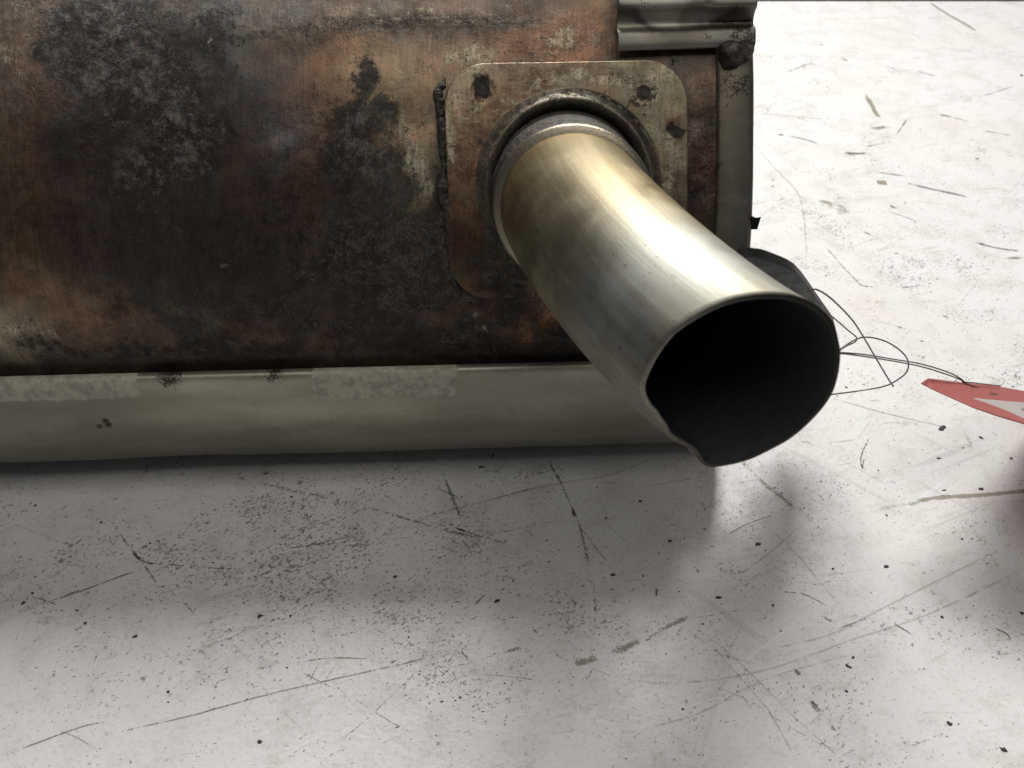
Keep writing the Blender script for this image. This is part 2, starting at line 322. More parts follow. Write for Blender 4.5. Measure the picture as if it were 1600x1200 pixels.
TINT = [(20, 60, 90, 90, (150, 125, 104), .9), (60, 160, 80, 80, (120, 95, 84), .7), (15, 210, 60, 60, (116, 96, 66), .7), (15, 330, 70, 90, (100, 82, 56), .8), (110, 300, 50, 140, (96, 66, 62), .8), (60, 330, 26, 130, (112, 84, 52), .6), (400, 160, 34, 120, (92, 72, 70), .7), (485, 180, 30, 130, (120, 74, 46), .6),
    (60, 470, 90, 60, (150, 110, 70), .9), (10, 515, 40, 40, (165, 155, 120), .8), (150, 500, 90, 40, (118, 82, 58), .7), (300, 520, 220, 30, (96, 76, 66), .6),
    (330, 60, 130, 60, (104, 98, 90), .6), (430, 15, 150, 30, (130, 124, 120), .8), (430, 130, 80, 60, (92, 80, 78), .8), (436, 198, 26, 16, (180, 164, 160), .7), (450, 212, 60, 50, (112, 98, 96), .6), (400, 340, 90, 110, (74, 58, 56), .7), (470, 300, 40, 60, (92, 58, 46), .6), (340, 240, 30, 50, (92, 60, 44), .4),  # small pale spot here is a lamp highlight painted into the tint
    (520, 100, 45, 70, (140, 100, 64), .9), (600, 90, 70, 60, (156, 130, 92), .9), (640, 240, 45, 110, (178, 160, 116), .95), (655, 150, 40, 60, (150, 124, 88), .8), (650, 205, 26, 12, (220, 160, 120), .6),  # the last, thin pale spot is a painted highlight too
    (720, 80, 80, 40, (150, 120, 90), .8), (830, 75, 70, 45, (150, 104, 70), .8), (900, 45, 60, 50, (142, 104, 76), .9), (900, 92, 60, 14, (160, 104, 60), .7), (690, 20, 120, 25, (136, 116, 100), .8), (930, 20, 40, 40, (140, 104, 70), .8), (600, 25, 120, 20, (122, 108, 100), .7),
    (1095, 150, 30, 30, (126, 100, 72), .9), (1095, 250, 30, 70, (88, 58, 58), .95), (1100, 330, 30, 40, (96, 66, 52), .9), (1100, 215, 16, 20, (130, 96, 92), .6),
    (520, 520, 120, 30, (100, 74, 62), .7), (740, 500, 80, 36, (126, 86, 62), .8), (835, 500, 30, 30, (170, 104, 46), .9), (700, 540, 200, 14, (56, 44, 44), .8), (640, 480, 60, 40, (90, 70, 70), .6), (770, 470, 60, 30, (90, 58, 48), .7)]  # long thin dark patch: groove shade above the lower shell, put into the tint
SOOT_SHADE = [(165, 60, 90, 90, 1), (250, 110, 80, 90, .95), (150, 200, 70, 80, .55), (280, 200, 70, 80, .75), (230, 260, 60, 70, .8), (300, 280, 40, 60, .4), (250, 390, 110, 90, .42), (110, 20, 60, 40, .6), (330, 40, 60, 40, .45),
    (568, 110, 26, 36, .85), (560, 185, 46, 36, 1), (594, 180, 34, 34, .95), (560, 250, 60, 60, .95), (596, 300, 44, 50, 1), (570, 350, 60, 60, .85), (645, 370, 66, 50, 1), (690, 330, 30, 60, .6), (650, 440, 90, 60, 1), (540, 430, 90, 50, .55), (560, 500, 130, 40, .55), (720, 420, 40, 70, .9), (760, 500, 90, 40, .55), (420, 480, 120, 60, .45), (300, 480, 120, 60, .35), (700, 535, 240, 34, .5), (300, 545, 400, 34, .42), (880, 520, 60, 40, .7), (1085, 300, 14, 60, .5), (400, 420, 100, 60, .4)]  # two widest low patches paint the shade above the lower shell
ASH = [(160, 20, 110, 60, 1.0), (180, 110, 110, 80, .85), (280, 180, 60, 100, .8), (260, 280, 80, 60, .6), (570, 200, 60, 60, .7), (600, 420, 200, 120, .3), (740, 500, 100, 50, .5), (420, 500, 200, 40, .35)]
BARE = [(900, 60, 60, 30, .42), (720, 85, 50, 20, .45), (20, 60, 40, 60, .4), (10, 515, 40, 30, .5), (752, 519, 6, 8, 1.0), (735, 492, 6, 10, .7), (60, 520, 60, 20, .4), (600, 20, 200, 12, .35), (325, 62, 5, 4, 1.0), (345, 410, 10, 6, .6), (640, 270, 30, 60, .72), (630, 200, 24, 50, .55), (655, 290, 30, 40, .6), (610, 230, 16, 30, .6), (560, 120, 12, 12, .1)]
CRUST = [(640, 430, 200, 110, .9), (740, 500, 160, 60, 1), (420, 500, 300, 60, .7), (180, 120, 130, 130, .5), (1100, 230, 30, 90, .8), (560, 230, 80, 90, .8), (600, 40, 280, 30, .4), (850, 60, 140, 60, .4)]
def streak_mask(xv, sv):                                     # the crusted stripe left along the upper seam
    pts = np.array([hit(a, b) for a, b in ((360, 62), (420, 52), (480, 44), (560, 36), (640, 34), (720, 34), (800, 34), (850, 36))])
    sc = np.interp(xv, pts[:, 0], pts[:, 1]); wd = np.interp(xv, pts[:, 0], [.0006, .0030, .0038, .0042, .0045, .0045, .004, .0008])
    n = (fbm(np.stack([xv*160, sv*160, 0*xv+2], 1))-.5)
    return np.clip(1.4-np.abs(sv-sc+n*.004)/wd, 0, 1)*(xv > pts[0, 0])*(xv < pts[-1, 0])
def dress(o, xv, sv, base=(84, 70, 62), extra_tint=(), soot=SOOT_SHADE, crust=CRUST, bare=BARE, scale=1.0, stripe=True):
    t = paint(xv, sv, base, list(TINT)+list(extra_tint)); st = streak_mask(xv, sv) if stripe else 0*xv
    so = mask(xv, sv, soot); t = t*(1-st[:, None]*.75)+lin((86, 84, 80))*st[:, None]*.75
    vcol(o, 'tint', t*scale); vcol(o, 'wear', np.stack([so*(1-st*.6), mask(xv, sv, bare), np.maximum(mask(xv, sv, crust), st*.8)], 1)); a = mask(xv, sv, ASH); vcol(o, 'wear2', np.stack([np.maximum(a, .12), a, a], 1))
    return st
# can body: fine mesh on the visible front
s_lo, s_hi = .004, None
s_top = hit(800, -60)[1]
nf, nb = 200, 90
sv1 = np.concatenate([np.linspace(0, s_top, nf, endpoint=False), np.linspace(s_top, PER, nb, endpoint=False)])
xv1 = np.concatenate([np.linspace(XL, -.27, 12, endpoint=False), np.linspace(-.27, XE-.004, 300)])
XX, SS = np.meshgrid(xv1, sv1, indexing='ij'); xf, sf = XX.ravel(), SS.ravel()
q = np.stack([xf*60, sf*60, 0*xf], 1)
st = streak_mask(xf, sf); so = mask(xf, sf, SOOT_SHADE)
hh = (fbm(q*.35)-.5)*.0022+(fbm(q*5)-.5)*.0006*so+st*(.0002+(fbm(q*8)-.5)*.0005)
body = mesh_obj('can_body', W(surf(xf, sf, hh)), grid_faces(len(xv1), len(sv1), True, flip=False), MR, sil)
dress(body, xf, sf)
# right end: pressed cap with a rolled rim, its face closed
xr, _ = hit(1119, 230)
edge = [(xr, .0004), (xr+.0003, .0014), (xr+.0015, .0021), (xr+.007, .0022), (XE-.0035, .0020), (XE-.0015, .0012), (XE-.0004, -.0008), (XE, -.004), (XE-.002, -.008), (XE-.006, -.014), (XE-.006, -.05)]
sv2 = np.linspace(0, PER, 260, endpoint=False); V = []
cy, cz = sec.mean(0)
for x, h in edge: V.append(surf(np.full(260, x), sv2, h+ (fbm(np.stack([sv2*40+x*9, 0*sv2, 0*sv2], 1))-.5)*.0008))
V.append(np.stack([np.full(260, XE-.006), np.full(260, cy), np.full(260, cz)], 1))
V = np.concatenate(V); cap = mesh_obj('end_cap', W(V), grid_faces(len(edge)+1, 260, True, flip=False), MS, sil)
xq = V[:, 0]; sq = np.tile(sv2, len(edge)+1)
t = paint(xq, sq, (104, 100, 84), [(1140, 180, 24, 50, (124, 112, 90), .8), (1140, 320, 24, 60, (110, 110, 96), .8), (1122, 250, 4, 200, (100, 66, 40), .5)])
vcol(cap, 'tint', t*1.25); vcol(cap, 'wear', np.stack([mask(xq, sq, [(1121, 220, 5, 120, .6), (1140, 130, 30, 20, .6)]), 0*xq, 0*xq], 1))

# lower shell: a separate sheet wrapped under the can, its top edge folded
fr_top = (.3265, .0745)
fr = [(.3415, .064), (.3315, .0735), (.3285, .0752), (.3262, .0738), (.3245, .066), (.3220, .055), (.3214, .042), (.3246, .028), (.3338, .014), (.350, .0045), (.375, .0010), (.44, .0008), (.50, .002)]
fc = catmull(fr, 8); nfx = 420; xv3 = np.linspace(XL, XE+.004, nfx)
XX, JJ = np.meshgrid(xv3, np.arange(len(fc)), indexing='ij'); jj = JJ.ravel(); xx = XX.ravel()
wv = (fbm(np.stack([xx*16, 0*xx+.5, fc[jj, 1]*22], 1), 3)-.5)*.0042*np.clip((.070-fc[jj, 1])/.02, 0, 1)
crease = .0012*np.exp(-((fc[jj, 1]-.020-.004*(fbm(np.stack([xx*22, 0*xx, 0*xx], 1), 3)-.5))/.0016)**2)
V = np.stack([xx, fc[jj, 0]-wv-crease, fc[jj, 1]], 1)
shell = mesh_obj('lower_shell', W(V), grid_faces(nfx, len(fc), flip=True), MS, sil)
sl = shell.modifiers.new('thick', 'SOLIDIFY'); sl.thickness = .0008; sl.offset = -1
def shell_px(px, py):                                        # sight line to the front of the shell -> (x, z)
    o = L(EYE); d = ray(px, py) @ Rz; y = .323
    for _ in range(6):
        t = (y-o[1])/d[1]; z = o[2]+d[2]*t; y = np.interp(z, [.0, .014, .028, .042, .055, .066, .0745], [.352, .336, .3258, .3220, .3222, .3245, .3265])
    return o[0]+d[0]*t, z
n1 = (fbm(np.stack([xx*130, fc[jj, 1]*130, 0*xx], 1))-.5)
def rectm(x0, y0, x1, y1, soft=.0012):
    a = shell_px(x0, y0); b = shell_px(x1, y1); z0, z1 = sorted((a[1], b[1]))
    u = np.minimum.reduce([xx-a[0], b[0]-xx, fc[jj, 1]-z0, z1-fc[jj, 1]])+n1*.003
    return np.clip(u/(soft*3.2)+.5, 0, 1)
zf = fc[jj, 1]
chalk = np.maximum(rectm(-60, 575, 222, 622), rectm(478, 566, 716, 618))*.7
dirt = np.zeros(len(xx))
for (a, b, rx, rz, s_) in ((265, 592, 30, 16, .72), (430, 585, 22, 16, .7), (166, 655, 6, 3, 1.3), (172, 661, 5, 4, 1.3), (157, 663, 7, 2.6, 1.3), (430, 602, 14, 10, .35), (285, 610, 20, 10, .3)):
    c0 = shell_px(a, b); dirt = np.maximum(dirt, s_*np.exp(-((xx-c0[0])/(rx*.0003))**2-((zf-c0[1])/(rz*.0004))**2))
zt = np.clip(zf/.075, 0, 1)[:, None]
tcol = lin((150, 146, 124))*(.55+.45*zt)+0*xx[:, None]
lum = .82+.5*(fbm(np.stack([xx*14, zf*60, 0*xx+7], 1), 3)-.5); tcol = lin((180, 178, 164))*lum[:, None]*(.42+.68*zt)  # darker toward the bottom: grime and underside shade painted together
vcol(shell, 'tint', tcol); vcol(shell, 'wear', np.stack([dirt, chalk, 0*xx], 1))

# square plate round the outlet, following the can, with a raised collar neck
pc = hit(886, 278); px0 = hit(697, 250)[0]; px1 = hit(1074, 250)[0]; ps0 = hit(886, 462)[1]; ps1 = hit(886, 98)[1]
pcx, pcs = (px0+px1)/2, (ps0+ps1)/2; hw, hs = (px1-px0)/2, (ps1-ps0)/2; rc = .019
collar_c = hit(888, 290)
dim = [(755, 143, 1), (1004, 146, .35), (763, 432, .8), (1004, 432, .8)]; dimp = [(*hit(a, b), s_) for a, b, s_ in dim]
def plate_pt(r, a):                                          # superellipse-like rings from the hole out to the rounded square
    ca, sa = math.cos(a), math.sin(a)
    return ca, sa
N = 360; ang = np.arange(N)/N*2*math.pi; ca, sa = np.cos(ang), np.sin(ang)
def square_r(ca, sa):                                        # distance to the rounded rectangle in direction a
    lo, hi = np.zeros_like(ca), np.full_like(ca, .12)
    for _ in range(40):
        mid = (lo+hi)/2; dx = np.abs(mid*ca+collar_c[0]-pcx)-hw+rc; ds = np.abs(mid*sa+collar_c[1]-pcs)-hs+rc
        d = np.hypot(np.maximum(dx, 0), np.maximum(ds, 0))+np.minimum(np.maximum(dx, ds), 0)-rc
        lo = np.where(d < 0, mid, lo); hi = np.where(d < 0, hi, mid)
    return hi
ro = square_r(ca, sa); R0 = .0415
rings = []; RR = []; HH = []
for r, h in ((.0315, -.012), (.0325, -.004), (.0332, .0005), (.0343, .0030), (.0356, .0044), (.0368, .0047), (.0378, .0040), (.0386, .0027), (.0398, .0017), (.0415, .0012)):
    RR.append(np.full(N, r)); HH.append(np.full(N, h))
for t in np.linspace(0, 1, 60)[1:]:
    RR.append(R0+(ro-.0006-R0)*t); HH.append(np.full(N, .0012))
RR.append(ro-.0002); HH.append(np.full(N, .0009)); RR.append(ro); HH.append(np.full(N, .0004)); RR.append(ro); HH.append(np.full(N, -.0012))
RR = np.array(RR); HH = np.array(HH); xp = collar_c[0]+RR*ca; spv = collar_c[1]+RR*sa
for (a, b, s_) in dimp:
    d = np.hypot(xp-a, spv-b); HH = HH-.0010*s_*np.clip(1.25-d/.0045, 0, 1)**.7*(RR > .0418)+.0001*s_*np.exp(-((d-.0062)/.0012)**2)*(RR > .0418)
HH = HH+(fbm(np.stack([xp.ravel()*30, spv.ravel()*30, 0*xp.ravel()], 1)).reshape(xp.shape)-.5)*.0010*(RR > .0418)+.0008
xpf, spf = xp.ravel(), spv.ravel()
plate = mesh_obj('outlet_plate', W(surf(xpf, spf, HH.ravel())), grid_faces(len(RR), N, True, flip=True), MR, sil)
PT = [(886, 280, 260, 260, (132, 112, 82), 1.0), (730, 130, 50, 40, (160, 146, 112), .8), (712, 200, 22, 50, (196, 176, 140), .9), (750, 200, 50, 60, (160, 118, 74), .8), (740, 300, 50, 70, (124, 88, 54), .9), (735, 390, 60, 60, (92, 60, 36), .95), (765, 440, 60, 30, (92, 60, 40), .9), (830, 470, 60, 30, (80, 56, 50), .8),  # narrow pale patch on the left edge is a painted highlight
    (800, 112, 60, 14, (122, 96, 84), .8), (900, 125, 110, 24, (134, 112, 88), .7), (840, 150, 80, 20, (122, 92, 70), .5), (1010, 120, 60, 40, (136, 126, 92), .8), (1045, 180, 40, 60, (150, 140, 104), .8), (1040, 260, 40, 60, (160, 148, 112), .8), (1045, 330, 40, 40, (120, 104, 80), .8), (1060, 200, 12, 20, (110, 66, 54), .9), (780, 240, 30, 60, (124, 88, 56), .7), (730, 445, 20, 20, (140, 110, 60), .5)]
PSOOT = [(740, 400, 40, 40, .35), (800, 440, 60, 30, .5), (700, 470, 20, 30, .6), (755, 143, 17, 17, 1), (763, 432, 15, 15, 1), (765, 330, 16, 90, .5), (1060, 205, 12, 14, .7), (720, 430, 10, 40, .3), (800, 470, 50, 16, .6), (770, 140, 30, 12, .3), (1004, 146, 17, 17, .35)]
dress(plate, xpf, spf, extra_tint=PT, soot=PSOOT, crust=[(750, 220, 60, 80, .4), (900, 110, 150, 20, .5), (780, 440, 90, 40, .5)], bare=[(713, 215, 16, 50, .6), (1040, 250, 36, 70, .5), (900, 128, 120, 16, .5), (745, 190, 30, 30, .4), (1020, 130, 50, 30, .5), (740, 115, 30, 12, .5), (800, 150, 30, 20, .4)], stripe=False)  # first bare patch brightens the painted edge highlight
aw = plate.data.color_attributes['wear']; buf = np.zeros(len(xpf)*4, np.float32); aw.data.foreach_get('color', buf); buf = buf.reshape(-1, 4)
buf[:10*N, 0] = np.maximum(buf[:10*N, 0], np.repeat([.9, .9, .8, .5, .3, .22, .25, .35, .35, .3], N)); buf[:10*N, 1] = 0; aw.data.foreach_set('color', buf.ravel())
at_ = plate.data.color_attributes['tint']; buf = np.zeros(len(xpf)*4, np.float32); at_.data.foreach_get('color', buf); buf = buf.reshape(-1, 4); buf[:10*N, :3] = lin((104, 98, 88)); at_.data.foreach_set('color', buf.ravel())
for (a, b, s_), nm in zip(dimp, dim):                        # pressed spot welds inside the dimples
    V = []; prof_w = [(.0041, -.0004), (.0036, .0001), (.0026, .0003), (.0012, .0005), (.0002, .0005)]
    nn = 24
    for r, h in prof_w:
        th = np.arange(nn)/nn*2*math.pi; V.append(surf(a+r*np.cos(th), b+r*np.sin(th), .0023-.0013*s_+h))
    V = np.concatenate(V); o = mesh_obj('spot_weld', W(V), grid_faces(5, nn, True, flip=True), MW, plate)

# the black sealant running down the left edge of the plate
pts = [(697, 122, .6), (690, 134, 2.2), (684, 146, 3.6), (686, 165, 3.0), (688, 190, 3.0), (690, 215, 3.2), (692, 240, 2.6), (694, 258, 1.6), (694, 275, 2.6), (690, 292, 4.2), (693, 308, 4.4), (699, 330, 3.0), (700, 360, 1.8), (702, 395, 1.4), (708, 430, 1.6), (718, 455, 1.0), (726, 462, .3)]
cc = catmull([(*hit(a, b), r) for a, b, r in pts], 10); k = fbm(np.stack([cc[:, 0]*900, cc[:, 1]*900, 0*cc[:, 0]], 1), 3)
pw = W(surf(cc[:, 0]+(k-.5)*.0022, cc[:, 1], .0004)); tube('sealant_bead', pw, cc[:, 2]*.00062*(.45+1.1*k), MW, sil, 10)

# outlet pipe: loft from the hole to the battered mouth
MOUTH = [(285,760),(303,690),(350,600),(420,510),(500,450),(600,395),(700,358),(790,342),(870,338),(960,345),(1040,372),(1100,412),(1150,472),(1172,550),(1180,610),(1170,700),(1145,780),(1100,850),(1030,925),(950,990),(850,1045),(760,1085),(650,1110),(600,1113),(566,1100),(546,1072),(528,1048),(500,1030),(470,1012),(432,992),(402,966),(384,932),(358,896),(340,866),(306,825)]
MOUTH = [(900+a/2.856, 340+b/2.856) for a, b in MOUTH]
az, el = math.radians(6), math.radians(10)
nm_ = np.array([math.sin(az)*math.cos(el), -math.cos(az)*math.cos(el), math.sin(el)]); c0 = np.array([.0727, .2086, .1723])
MP3 = []
for q_ in MOUTH:
    r = ray(*q_); MP3.append(EYE+r*((c0-EYE)@nm_/(r@nm_)))
MP3 = catmull(MP3, 12, True); mc = MP3.mean(0)
e1 = np.cross(nm_, [0, 0, 1.]); e1 /= np.linalg.norm(e1); e1 = -e1 if e1[0] < 0 else e1; e2 = np.cross(e1, nm_); e2 = -e2 if e2[2] < 0 else e2
a_ = np.arctan2((MP3-mc)@e2, (MP3-mc)@e1); od = np.argsort(a_); a_s = a_[od]; r_s = np.linalg.norm(MP3-mc, axis=1)[od]
NT = 260; th = np.arange(NT)/NT*2*math.pi-math.pi
rm = np.interp(th, np.concatenate([a_s-2*math.pi, a_s, a_s+2*math.pi]), np.tile(r_s, 3))
rsm = np.array([np.mean(np.interp(th[i]+np.linspace(-.9, .9, 31), np.concatenate([th-2*math.pi, th, th+2*math.pi]), np.tile(rm, 3))) for i in range(NT)])
P0 = atd(886, 300, .402); PR = .0312
D0 = atd(880, 318, .366)-P0; D0 /= np.linalg.norm(D0)
BX = np.cross(D0, [0, 0, 1.]); BX /= np.linalg.norm(BX); BX *= np.sign(BX[0]); BZ = np.cross(BX, D0); BZ *= np.sign(BZ[2]); D1 = np.array([.52, -.85, .02]); D1 /= np.linalg.norm(D1)
def pipe_ring(t, inset=0.0):
    h00 = 2*t**3-3*t**2+1; h10 = t**3-2*t**2+t; h01 = -2*t**3+3*t**2; h11 = t**3-t**2
    B = P0+(PR-inset)*(np.cos(th)[:, None]*BX+np.sin(th)[:, None]*BZ)
    f = t**9; rr = rsm*(1-f)+rm*f-inset
    Mm = mc+rr[:, None]*(np.cos(th)[:, None]*e1+np.sin(th)[:, None]*e2)
    return h00*B+h10*D0*.125+h01*Mm+h11*D1*.165
ts = np.concatenate([np.linspace(0, .92, 70), np.linspace(.92, 1, 16)[1:]])
V = [pipe_ring(t) for t in ts]; wall = .0019
V.append(pipe_ring(1.0, .00035)+nm_*.0004); V.append(pipe_ring(1.0, .0016)+nm_*.0002)
V = np.concatenate(V); pipe = mesh_obj('outlet_pipe', V, grid_faces(len(ts)+2, NT, True), MP, sil)
tt = np.repeat(np.concatenate([ts, [1, 1]]), NT); thh = np.tile(th, len(ts)+2)
uvl = pipe.data.uv_layers.new(name='UVMap'); li = np.zeros(len(pipe.data.loops), np.int32); pipe.data.loops.foreach_get('vertex_index', li)
uvu = np.abs(thh)*.031; uvv = tt*.16; uvl.data.foreach_set('uv', np.stack([uvu[li], uvv[li]], 1).ravel())
tc = np.tile(lin((148, 146, 135)), (len(V), 1))
def ptint(t0, wt, c, s_, a0=None, wa=1):
    global tc
    a = s_*np.exp(-((tt-t0)/wt)**2)
    if a0 is not None: a = a*np.exp(-(((thh-a0+math.pi) % (2*math.pi)-math.pi)/wa)**2)
    tc = tc*(1-a[:, None])+lin(c)*.60*a[:, None]
ptint(.45, .22, (204, 190, 156), .7); ptint(.22, .10, (190, 162, 116), .8); ptint(.30, .05, (200, 196, 160), .5); ptint(.16, .05, (150, 120, 80), .6)
ptint(.55, .15, (216, 196, 150), .6, 1.0, .6); ptint(.30, .16, (150, 124, 84), .6, 2.7, .7); ptint(.85, .12, (210, 212, 208), .8)
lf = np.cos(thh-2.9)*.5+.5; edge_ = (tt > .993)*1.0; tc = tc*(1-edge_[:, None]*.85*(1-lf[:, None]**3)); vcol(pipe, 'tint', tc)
sm_ = np.zeros(len(V))
for (t0, wt, a0, wa, s_) in ((.25, .12, 3.0, .6, .55), (.55, .20, 2.75, .16, .5), (.68, .08, 2.9, .2, .45), (.35, .15, .2, .3, .5), (.16, .03, 1.5, 3, .35), (.6, .05, 2.2, .1, .4), (.9, .10, .55, .12, .35)):
    sm_ = np.maximum(sm_, s_*np.exp(-((tt-t0)/wt)**2-(((thh-a0+math.pi) % (2*math.pi)-math.pi)/wa)**2))
vcol(pipe, 'wear', np.stack([sm_, 0*sm_, 0*sm_], 1))
ti = np.linspace(1, .02, 30); V = [pipe_ring(1.0, .0016)+nm_*.0002]+[pipe_ring(t, wall) for t in ti]
ce = V[-1].mean(0); V.append(np.tile(ce, (NT, 1))+.001*np.random.rand(NT, 3)); V = np.concatenate(V)
mesh_obj('pipe_bore', V, grid_faces(32, NT, True), MB, pipe)
# sleeve and bead round the root of the pipe
def lathe_on_pipe(name, prof, mat, parent):
    V = []
    for t, dr in prof: V.append(pipe_ring(t, -dr))
    return mesh_obj(name, np.concatenate(V), grid_faces(len(prof), NT, True), mat, parent)
lathe_on_pipe('pipe_sleeve', [(.02, .0028), (.10, .0030), (.125, .0030), (.135, .0022), (.142, .0014), (.150, .0013), (.190, .0013), (.200, .0010), (.202, -.0004)], MW, sil)
lathe_on_pipe('bead_ring', [(.190, .0008), (.194, .0020), (.200, .0029), (.208, .0032), (.216, .0028), (.222, .0016), (.226, -.0003)], mat_flat('dull_bead_metal', (.30, .26, .20), .36, .9, sc=900, bump=.4), sil)

# stepped heat-shield bracket across the top right of the can
bx0 = hit(962, 60)[0]; bx1 = XE-.0012
rows = [(-70, .0100), (-30, .0104), (10, .0105), (22, .0104), (27, .0094), (31, .0060), (36, .0040), (44, .0034), (50, .0040), (54, .0056), (60, .0066), (70, .0066), (78, .0062), (82, .0054), (84, .0044)]
rs = [(hit(1065, a)[1], h) for a, h in rows]; rs = catmull(rs, 4)
xb = np.linspace(bx0, bx1, 90); XX, JJ = np.meshgrid(xb, np.arange(len(rs)), indexing='ij'); xx2 = XX.ravel(); j2 = JJ.ravel()
tx = (xx2-bx0)/(bx1-bx0)
s2 = rs[j2, 0]+tx*.0008*(rs[j2, 0] < hit(1065, 40)[1])+.0000; rib = .0016*np.exp(-((tx-.60)/.06)**2)*(rs[j2, 1] > .008)
h2 = rs[j2, 1]+rib+(fbm(np.stack([xx2*70, s2*70, 0*xx2], 1), 3)-.5)*.0008
V = W(surf(xx2, s2, h2)); br = mesh_obj('shield_bracket', V, grid_faces(90, len(rs), flip=False), MS, sil)
so_ = br.modifiers.new('thick', 'SOLIDIFY'); so_.thickness = .0012; so_.offset = -1
t = paint(xx2, s2, (140, 138, 126), [(1010, 10, 60, 30, (176, 172, 160), .8), (1130, 10, 40, 24, (150, 144, 128), .8), (1075, 20, 8, 40, (110, 100, 70), .5), (1050, 44, 120, 10, (70, 68, 60), .9), (1050, 62, 90, 8, (128, 118, 84), .6), (1140, 45, 40, 18, (70, 56, 48), .8)])
vcol(br, 'tint', t); vcol(br, 'wear', np.stack([mask(xx2, s2, [(1140, 46, 40, 14, .6), (1090, 60, 20, 10, .4), (1150, 66, 30, 14, .6), (1000, 12, 30, 8, .35)]), 0*xx2, 0*xx2], 1))
# lumpy weld blobs where the bracket meets the end cap
def blob(name, px, py, off, r, sc=(1, 1, 1), seed=0, mat=MW, parent=sil, nn=20):
    x, s_ = hit(px, py); c = W(surf(np.array([x]), np.array([s_]), off))[0]
    V = []
    for i in range(nn+1):
        ph = math.pi*i/nn
        for j in range(nn*2):
            a = math.pi*j/nn; d = np.array([math.sin(ph)*math.cos(a), math.sin(ph)*math.sin(a), math.cos(ph)]); V.append(d)
    V = np.array(V); k = fbm(V*1.6+seed, 3); V = c+V*np.array(sc)*r*(.72+.56*k)[:, None]
    return mesh_obj(name, V, grid_faces(nn+1, nn*2, True, flip=False), mat, parent)
blob('weld_blob', 1139, 92, .0040, .0056, (1.05, 1, 1.1), 3); blob('weld_blob', 1158, 85, .0038, .0046, (1, 1, .8), 8)
blob('weld_spatter', 1169, 117, .001, .0009, seed=4, nn=6)
# small torn tab on the end of the can
x, s_ = hit(1166, 348); c = W(surf(np.array([XE]), np.array([s_]), .0))[0]
V, Fc = boxv(-.0016, .0016, -.001, .001, -.003, .0028); V = np.array(V)+c+np.array([.0006, .0, 0]); V[7] += (-.0006, 0, -.001); V[5] += (0.0005, 0, .0008)
mesh_obj('torn_tab', V, Fc, MD, sil, False)

# dark hanger bracket behind the pipe, standing off the end of the can
out = [(1150, 398, 0), (1182, 392, 0), (1212, 401, 0), (1236, 412, 0), (1249, 424, 0), (1262, 441, 0), (1282, 470, 0), (1299, 494, 0), (1303, 503, 0), (1302, 516, 0), (1290, 540, 0), (1240, 560, 0), (1180, 530, 0), (1140, 460, 0)]
def hp(px, py, off=0):                                       # a leaning plate behind the pipe
    r = ray(px, py); n = np.array([-.12, .82, .56]); n /= np.linalg.norm(n); p0 = np.array([.125, .345, .075])-n*off
    return EYE+r*((p0-EYE)@n/(r@n))
n_ = np.array([-.12, .82, .56]); n_ /= np.linalg.norm(n_)
o3 = catmull([hp(a, b) for a, b, _ in out], 5, True); cen = o3.mean(0); no = len(o3)
ins = cen+(o3-cen)*.93
V = np.concatenate([ins-0*n_, o3-n_*.0002, o3-n_*.0024, cen+(o3-cen)*.955-n_*.0030, cen+(o3-cen)*.925-n_*.0026, cen+(o3-cen)*.90+n_*.0002])
V = np.concatenate([o3+n_*.001, o3-n_*.0022, cen+(o3-cen)*.975-n_*.0026, cen+(o3-cen)*.95-n_*.0022, cen+(o3-cen)*.935+n_*.0001, cen+(o3-cen)*.5+n_*.0002])
Fc = [tuple(f) for f in grid_faces(6, no, True)]+[tuple(range(5*no, 6*no))]
hang = mesh_obj('hanger_bracket', V, Fc, MD, sil, False)

# ------------------------------------------------------------------ red card tag with its wire
MC = mat_flat('red_card', (.50, .085, .085), .55, 0, .18, 300, .15); 
m = M('printed_tag_card'); _, kk = m.attr('wear'); n = m.noise(m.obj(), 260, 4, .6); g = m.noise(m.obj(), 900, 3, .6)
red = m.mix(n, (.36, .085, .08), (.45, .13, .12)); wh = m.mix(n, (.42, .37, .355), (.56, .51, .49))
bc = m.mix(m.ramp(kk[0], .45, .55), red, wh); bc = m.mix(m.math('MULTIPLY', m.ramp(m.math('ADD', kk[1], m.math('MULTIPLY', m.math('SUBTRACT', g, .5), .5)), .45, .6), .8), bc, (.05, .03, .03))
m.set(base=bc, rough=.6, normal=m.bump(n, .2, .0004))
tr = m.node('ShaderNodeBsdfTranslucent'); m.link(bc, tr.inputs[0]); mx = m.node('ShaderNodeMixShader'); mx.inputs[0].default_value = .25
m.link(m.b.outputs[0], mx.inputs[1]); m.link(tr.outputs[0], mx.inputs[2]); m.link(mx.outputs[0], m.n['Material Output'].inputs[0]); MC = m.m
tagr = tag(empty('hang_tag', (.24, .33, .04)), 'red card tag with a white pointed panel, tied with thin wire beside the pipe mouth', 'tag')
up_ = [atd(1438.7, 598.7, .427), atd(1450, 591, .429), atd(1500, 597, .447), atd(1560, 603.5, .475), atd(1600, 611, .497), atd(1700, 626, .53), atd(1900, 660, .58)]
lo_ = [atd(1438.7, 598.7, .427), atd(1453, 606, .420), atd(1520, 636, .402), atd(1560, 650, .398), atd(1600, 661.5, .396), atd(1700, 700, .39), atd(1900, 790, .38)]
lint = lambda P_: np.array([np.array(P_[int(t)])*(1-t % 1)+np.array(P_[min(int(t)+1, len(P_)-1)])*(t % 1) for t in np.linspace(0, len(P_)-1.0001, 49)])
U_, L_ = lint(up_), lint(lo_); nu = len(U_); nv = 26
V = []; wr = []
tipw, = [hit and 0],
for i in range(nu):
    for j in range(nv):
        f = j/(nv-1); p = U_[i]*(1-f)+L_[i]*f; V.append(p)
